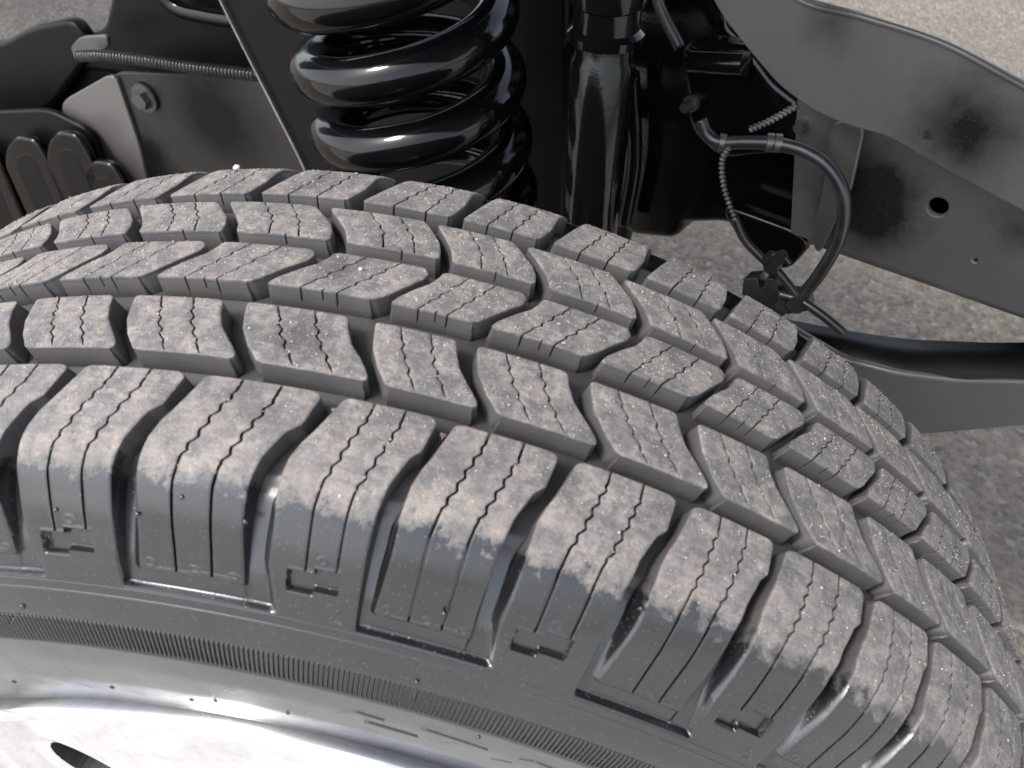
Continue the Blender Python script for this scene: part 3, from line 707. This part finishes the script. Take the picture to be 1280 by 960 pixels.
for (x_, y_, r_) in ((978, 383, .005), (998, 378, .006)):
    p = on(x_, y_, .297, NV); child(cyl('clip_boss', p-NV*.005, p+NV*.006, r_, r_, HOSE, n=12), clp)

# lower arm at right
arm = empty('suspension_arm', tuple(on(1150, 460, .33, NV))); tag(arm, 'curved black suspension arm at the right, just behind the tyre and above the ground', 'suspension arm')
child(plate('arm_web', [(960, 400), (1050, 452), (1120, 470), (1200, 480), (1300, 482), (1500, 470), (1500, 520), (1280, 529), (1150, 540), (1040, 530), (940, 460)], ARMP, .330, thick=.008, bevel=.003), arm)
aa = [(960, 396), (1040, 412), (1120, 424), (1180, 428), (1280, 430), (1500, 420)]; bb = [(960, 440), (1050, 453), (1120, 469), (1200, 478), (1300, 480), (1500, 468)]
top_ = [on(x, y, .331, NV) for x, y in bb]; back_ = []
for (x, y), t_ in zip(aa, top_):
    d_ = ray(x, y); tt = (t_[2]+.004-CAMP[2])/d_[2]; back_.append(CAMP+d_*tt)
P = catmull(top_, 8); Q = catmull(back_, 8)
X = np.stack([P-[0, 0, .006], P, P*.97+Q*.03+[0, 0, .0025], P*.5+Q*.5+[0, 0, .004], P*.03+Q*.97+[0, 0, .0025], Q, Q-[0, 0, .03]])
child(mesh_obj('arm_top', grid_mesh('arm_top', X, SHADE_BLACK, flip=True)), arm)

# left side: bracket plate, conduit, ribbed casting, dark backing
lp = empty('left_bracket', tuple(on(180, 120, .46, NL))); tag(lp, 'broad black bracket plate with one hex bolt, left of the coil spring behind the tyre', 'bracket')
def lpl(*a_, **k_): return child(plate(*a_, n=NL, **k_), lp)
lpl('bracket_face', [(140, 92), (330, 96), (400, 230), (400, 330), (200, 330), (170, 180)], DULL, .46, thick=.006, holes=((232, 222, .0085),))
lpl('bent_flange', [(75, 130), (142, 92), (172, 180), (205, 330), (150, 330), (110, 215)], GUARD, .455, thick=.006)  # lighter paint on the bend stands in for its reflection
for q in bolt('b', 182, 122, .458, NL, .0120, SATIN): child(q, lp)
rb = empty('ribbed_casting', tuple(on(50, 220, .43, NL))); tag(rb, 'black ribbed casting with arched ends at the far left above the tyre', 'casting')
for (x0, y0) in ((-40, 192), (16, 182), (68, 176), (112, 212)):
    child(plate('rib', [(x0-8, y0+26), (x0-6, y0+6), (x0+6, y0-8), (x0+26, y0-4), (x0+38, y0+14), (x0+96, y0+150), (x0+52, y0+160)], GLOSS, .418, n=NL, thick=.012, bevel=.004), rb)
    child(plate('slot', [(x0+4, y0+26), (x0+6, y0+14), (x0+18, y0+10), (x0+27, y0+18), (x0+84, y0+150), (x0+60, y0+156)], SHADE_BLACK, .4175, n=NL, thick=.006, bevel=.001), rb)
child(plate('casting_back', [(-200, 150), (60, 140), (110, 165), (190, 400), (-200, 400)], SHADE_BLACK, .44, n=NL, thick=.01, bevel=.003), rb)
cd = tubepx('conduit', [(98, 70), (130, 70), (190, 77), (250, 86), (322, 94)], .45, .0052, CORR, n=NL, mod=.0050, sides=14)
tag(cd, 'ribbed metal conduit running across the top left above the bracket plate', 'conduit')
cb = empty('crossmember', tuple(on(180, 30, .50, NL))); tag(cb, 'shadowy black crossmember behind the conduit at the top left', 'crossmember')
child(plate('back_web', [(-260, 180), (60, 100), (140, 60), (400, 60), (420, 400), (-260, 420)], SHADE_BLACK, .53, n=NL, thick=.01), cb)
child(plate('beam_lug', [(-120, 36), (0, 62), (40, 40), (90, 30), (110, 60), (60, 130), (-120, 180)], SHADE_BLACK, .51, n=NL, thick=.02, bevel=.006), cb)
child(plate('beam_face', [(170, -120), (700, -120), (700, 60), (330, 110), (90, 80), (60, 130), (-60, 200), (-200, 240), (-200, 190), (-20, 140), (40, 100), (90, 60), (135, 45)], SHADE_BLACK, .52, n=NL, thick=.03, bevel=.008), cb)
child(plate('beam_tab', [(88, 62), (100, 48), (132, 46), (134, 58), (100, 74)], PLATE, .47, n=NL, thick=.006), cb)
child(tubepx('beam_pipe', [(190, -40), (215, 5), (260, 20), (330, 28), (460, 30)], .50, .009, GLOSS, n=NL), cb)
tw = empty('spring_tower', tuple(on(330, 120, .42, NL))); tag(tw, 'flat black tower plate with a thin bright edge, directly left of the coil spring', 'spring tower')
child(plate('tower_side', [(238, -80), (275, 0), (382, 215), (420, 330), (700, 330), (700, -120), (238, -120)], SHADE_BLACK, .43, n=NL, thick=.004, bevel=.0008), tw)
edge = child(tubepx('bare_edge', [(240, -75), (275, 0), (308, 67), (345, 140), (382, 215), (410, 290)], .426, .0011, BARE, n=NL), tw)
# inner body panel behind the suspension, and an unseen wheel-arch roof added above, sized to shade everything under it
bd = empty('inner_body_panel', tuple(on(600, 60, .50, NV))); tag(bd, 'shadowy black inner body panel behind the coil spring and shock absorber', 'body panel')
child(plate('rear_panel', [(330, -300), (1000, -300), (905, 60), (880, 200), (836, 270), (782, 270), (770, 330), (300, 420), (200, 200)], SHADE_BLACK, .52, thick=.02, bevel=.004), bd)
def box(name, lo, hi, mat, root, rot=30):
    V = [(x, y, z) for x in (lo[0], hi[0]) for y in (lo[1], hi[1]) for z in (lo[2], hi[2])]
    a = -R(rot); V = [(x*math.cos(a)-y*math.sin(a), x*math.sin(a)+y*math.cos(a), z) for x, y, z in V]
    me = bpy.data.meshes.new(name); me.from_pydata(V, [], [(0, 1, 3, 2), (4, 6, 7, 5), (0, 4, 5, 1), (2, 3, 7, 6), (0, 2, 6, 4), (1, 5, 7, 3)]); me.materials.append(mat)
    return child(mesh_obj(name, me), root)
box('arch_shade_roof', (-4.2, -.02, .80), (1.5, .60, .86), GLOSS, bd)
box('arch_shade_lip', (-4.2, -.035, .76), (1.5, -.02, .88), GLOSS, bd)
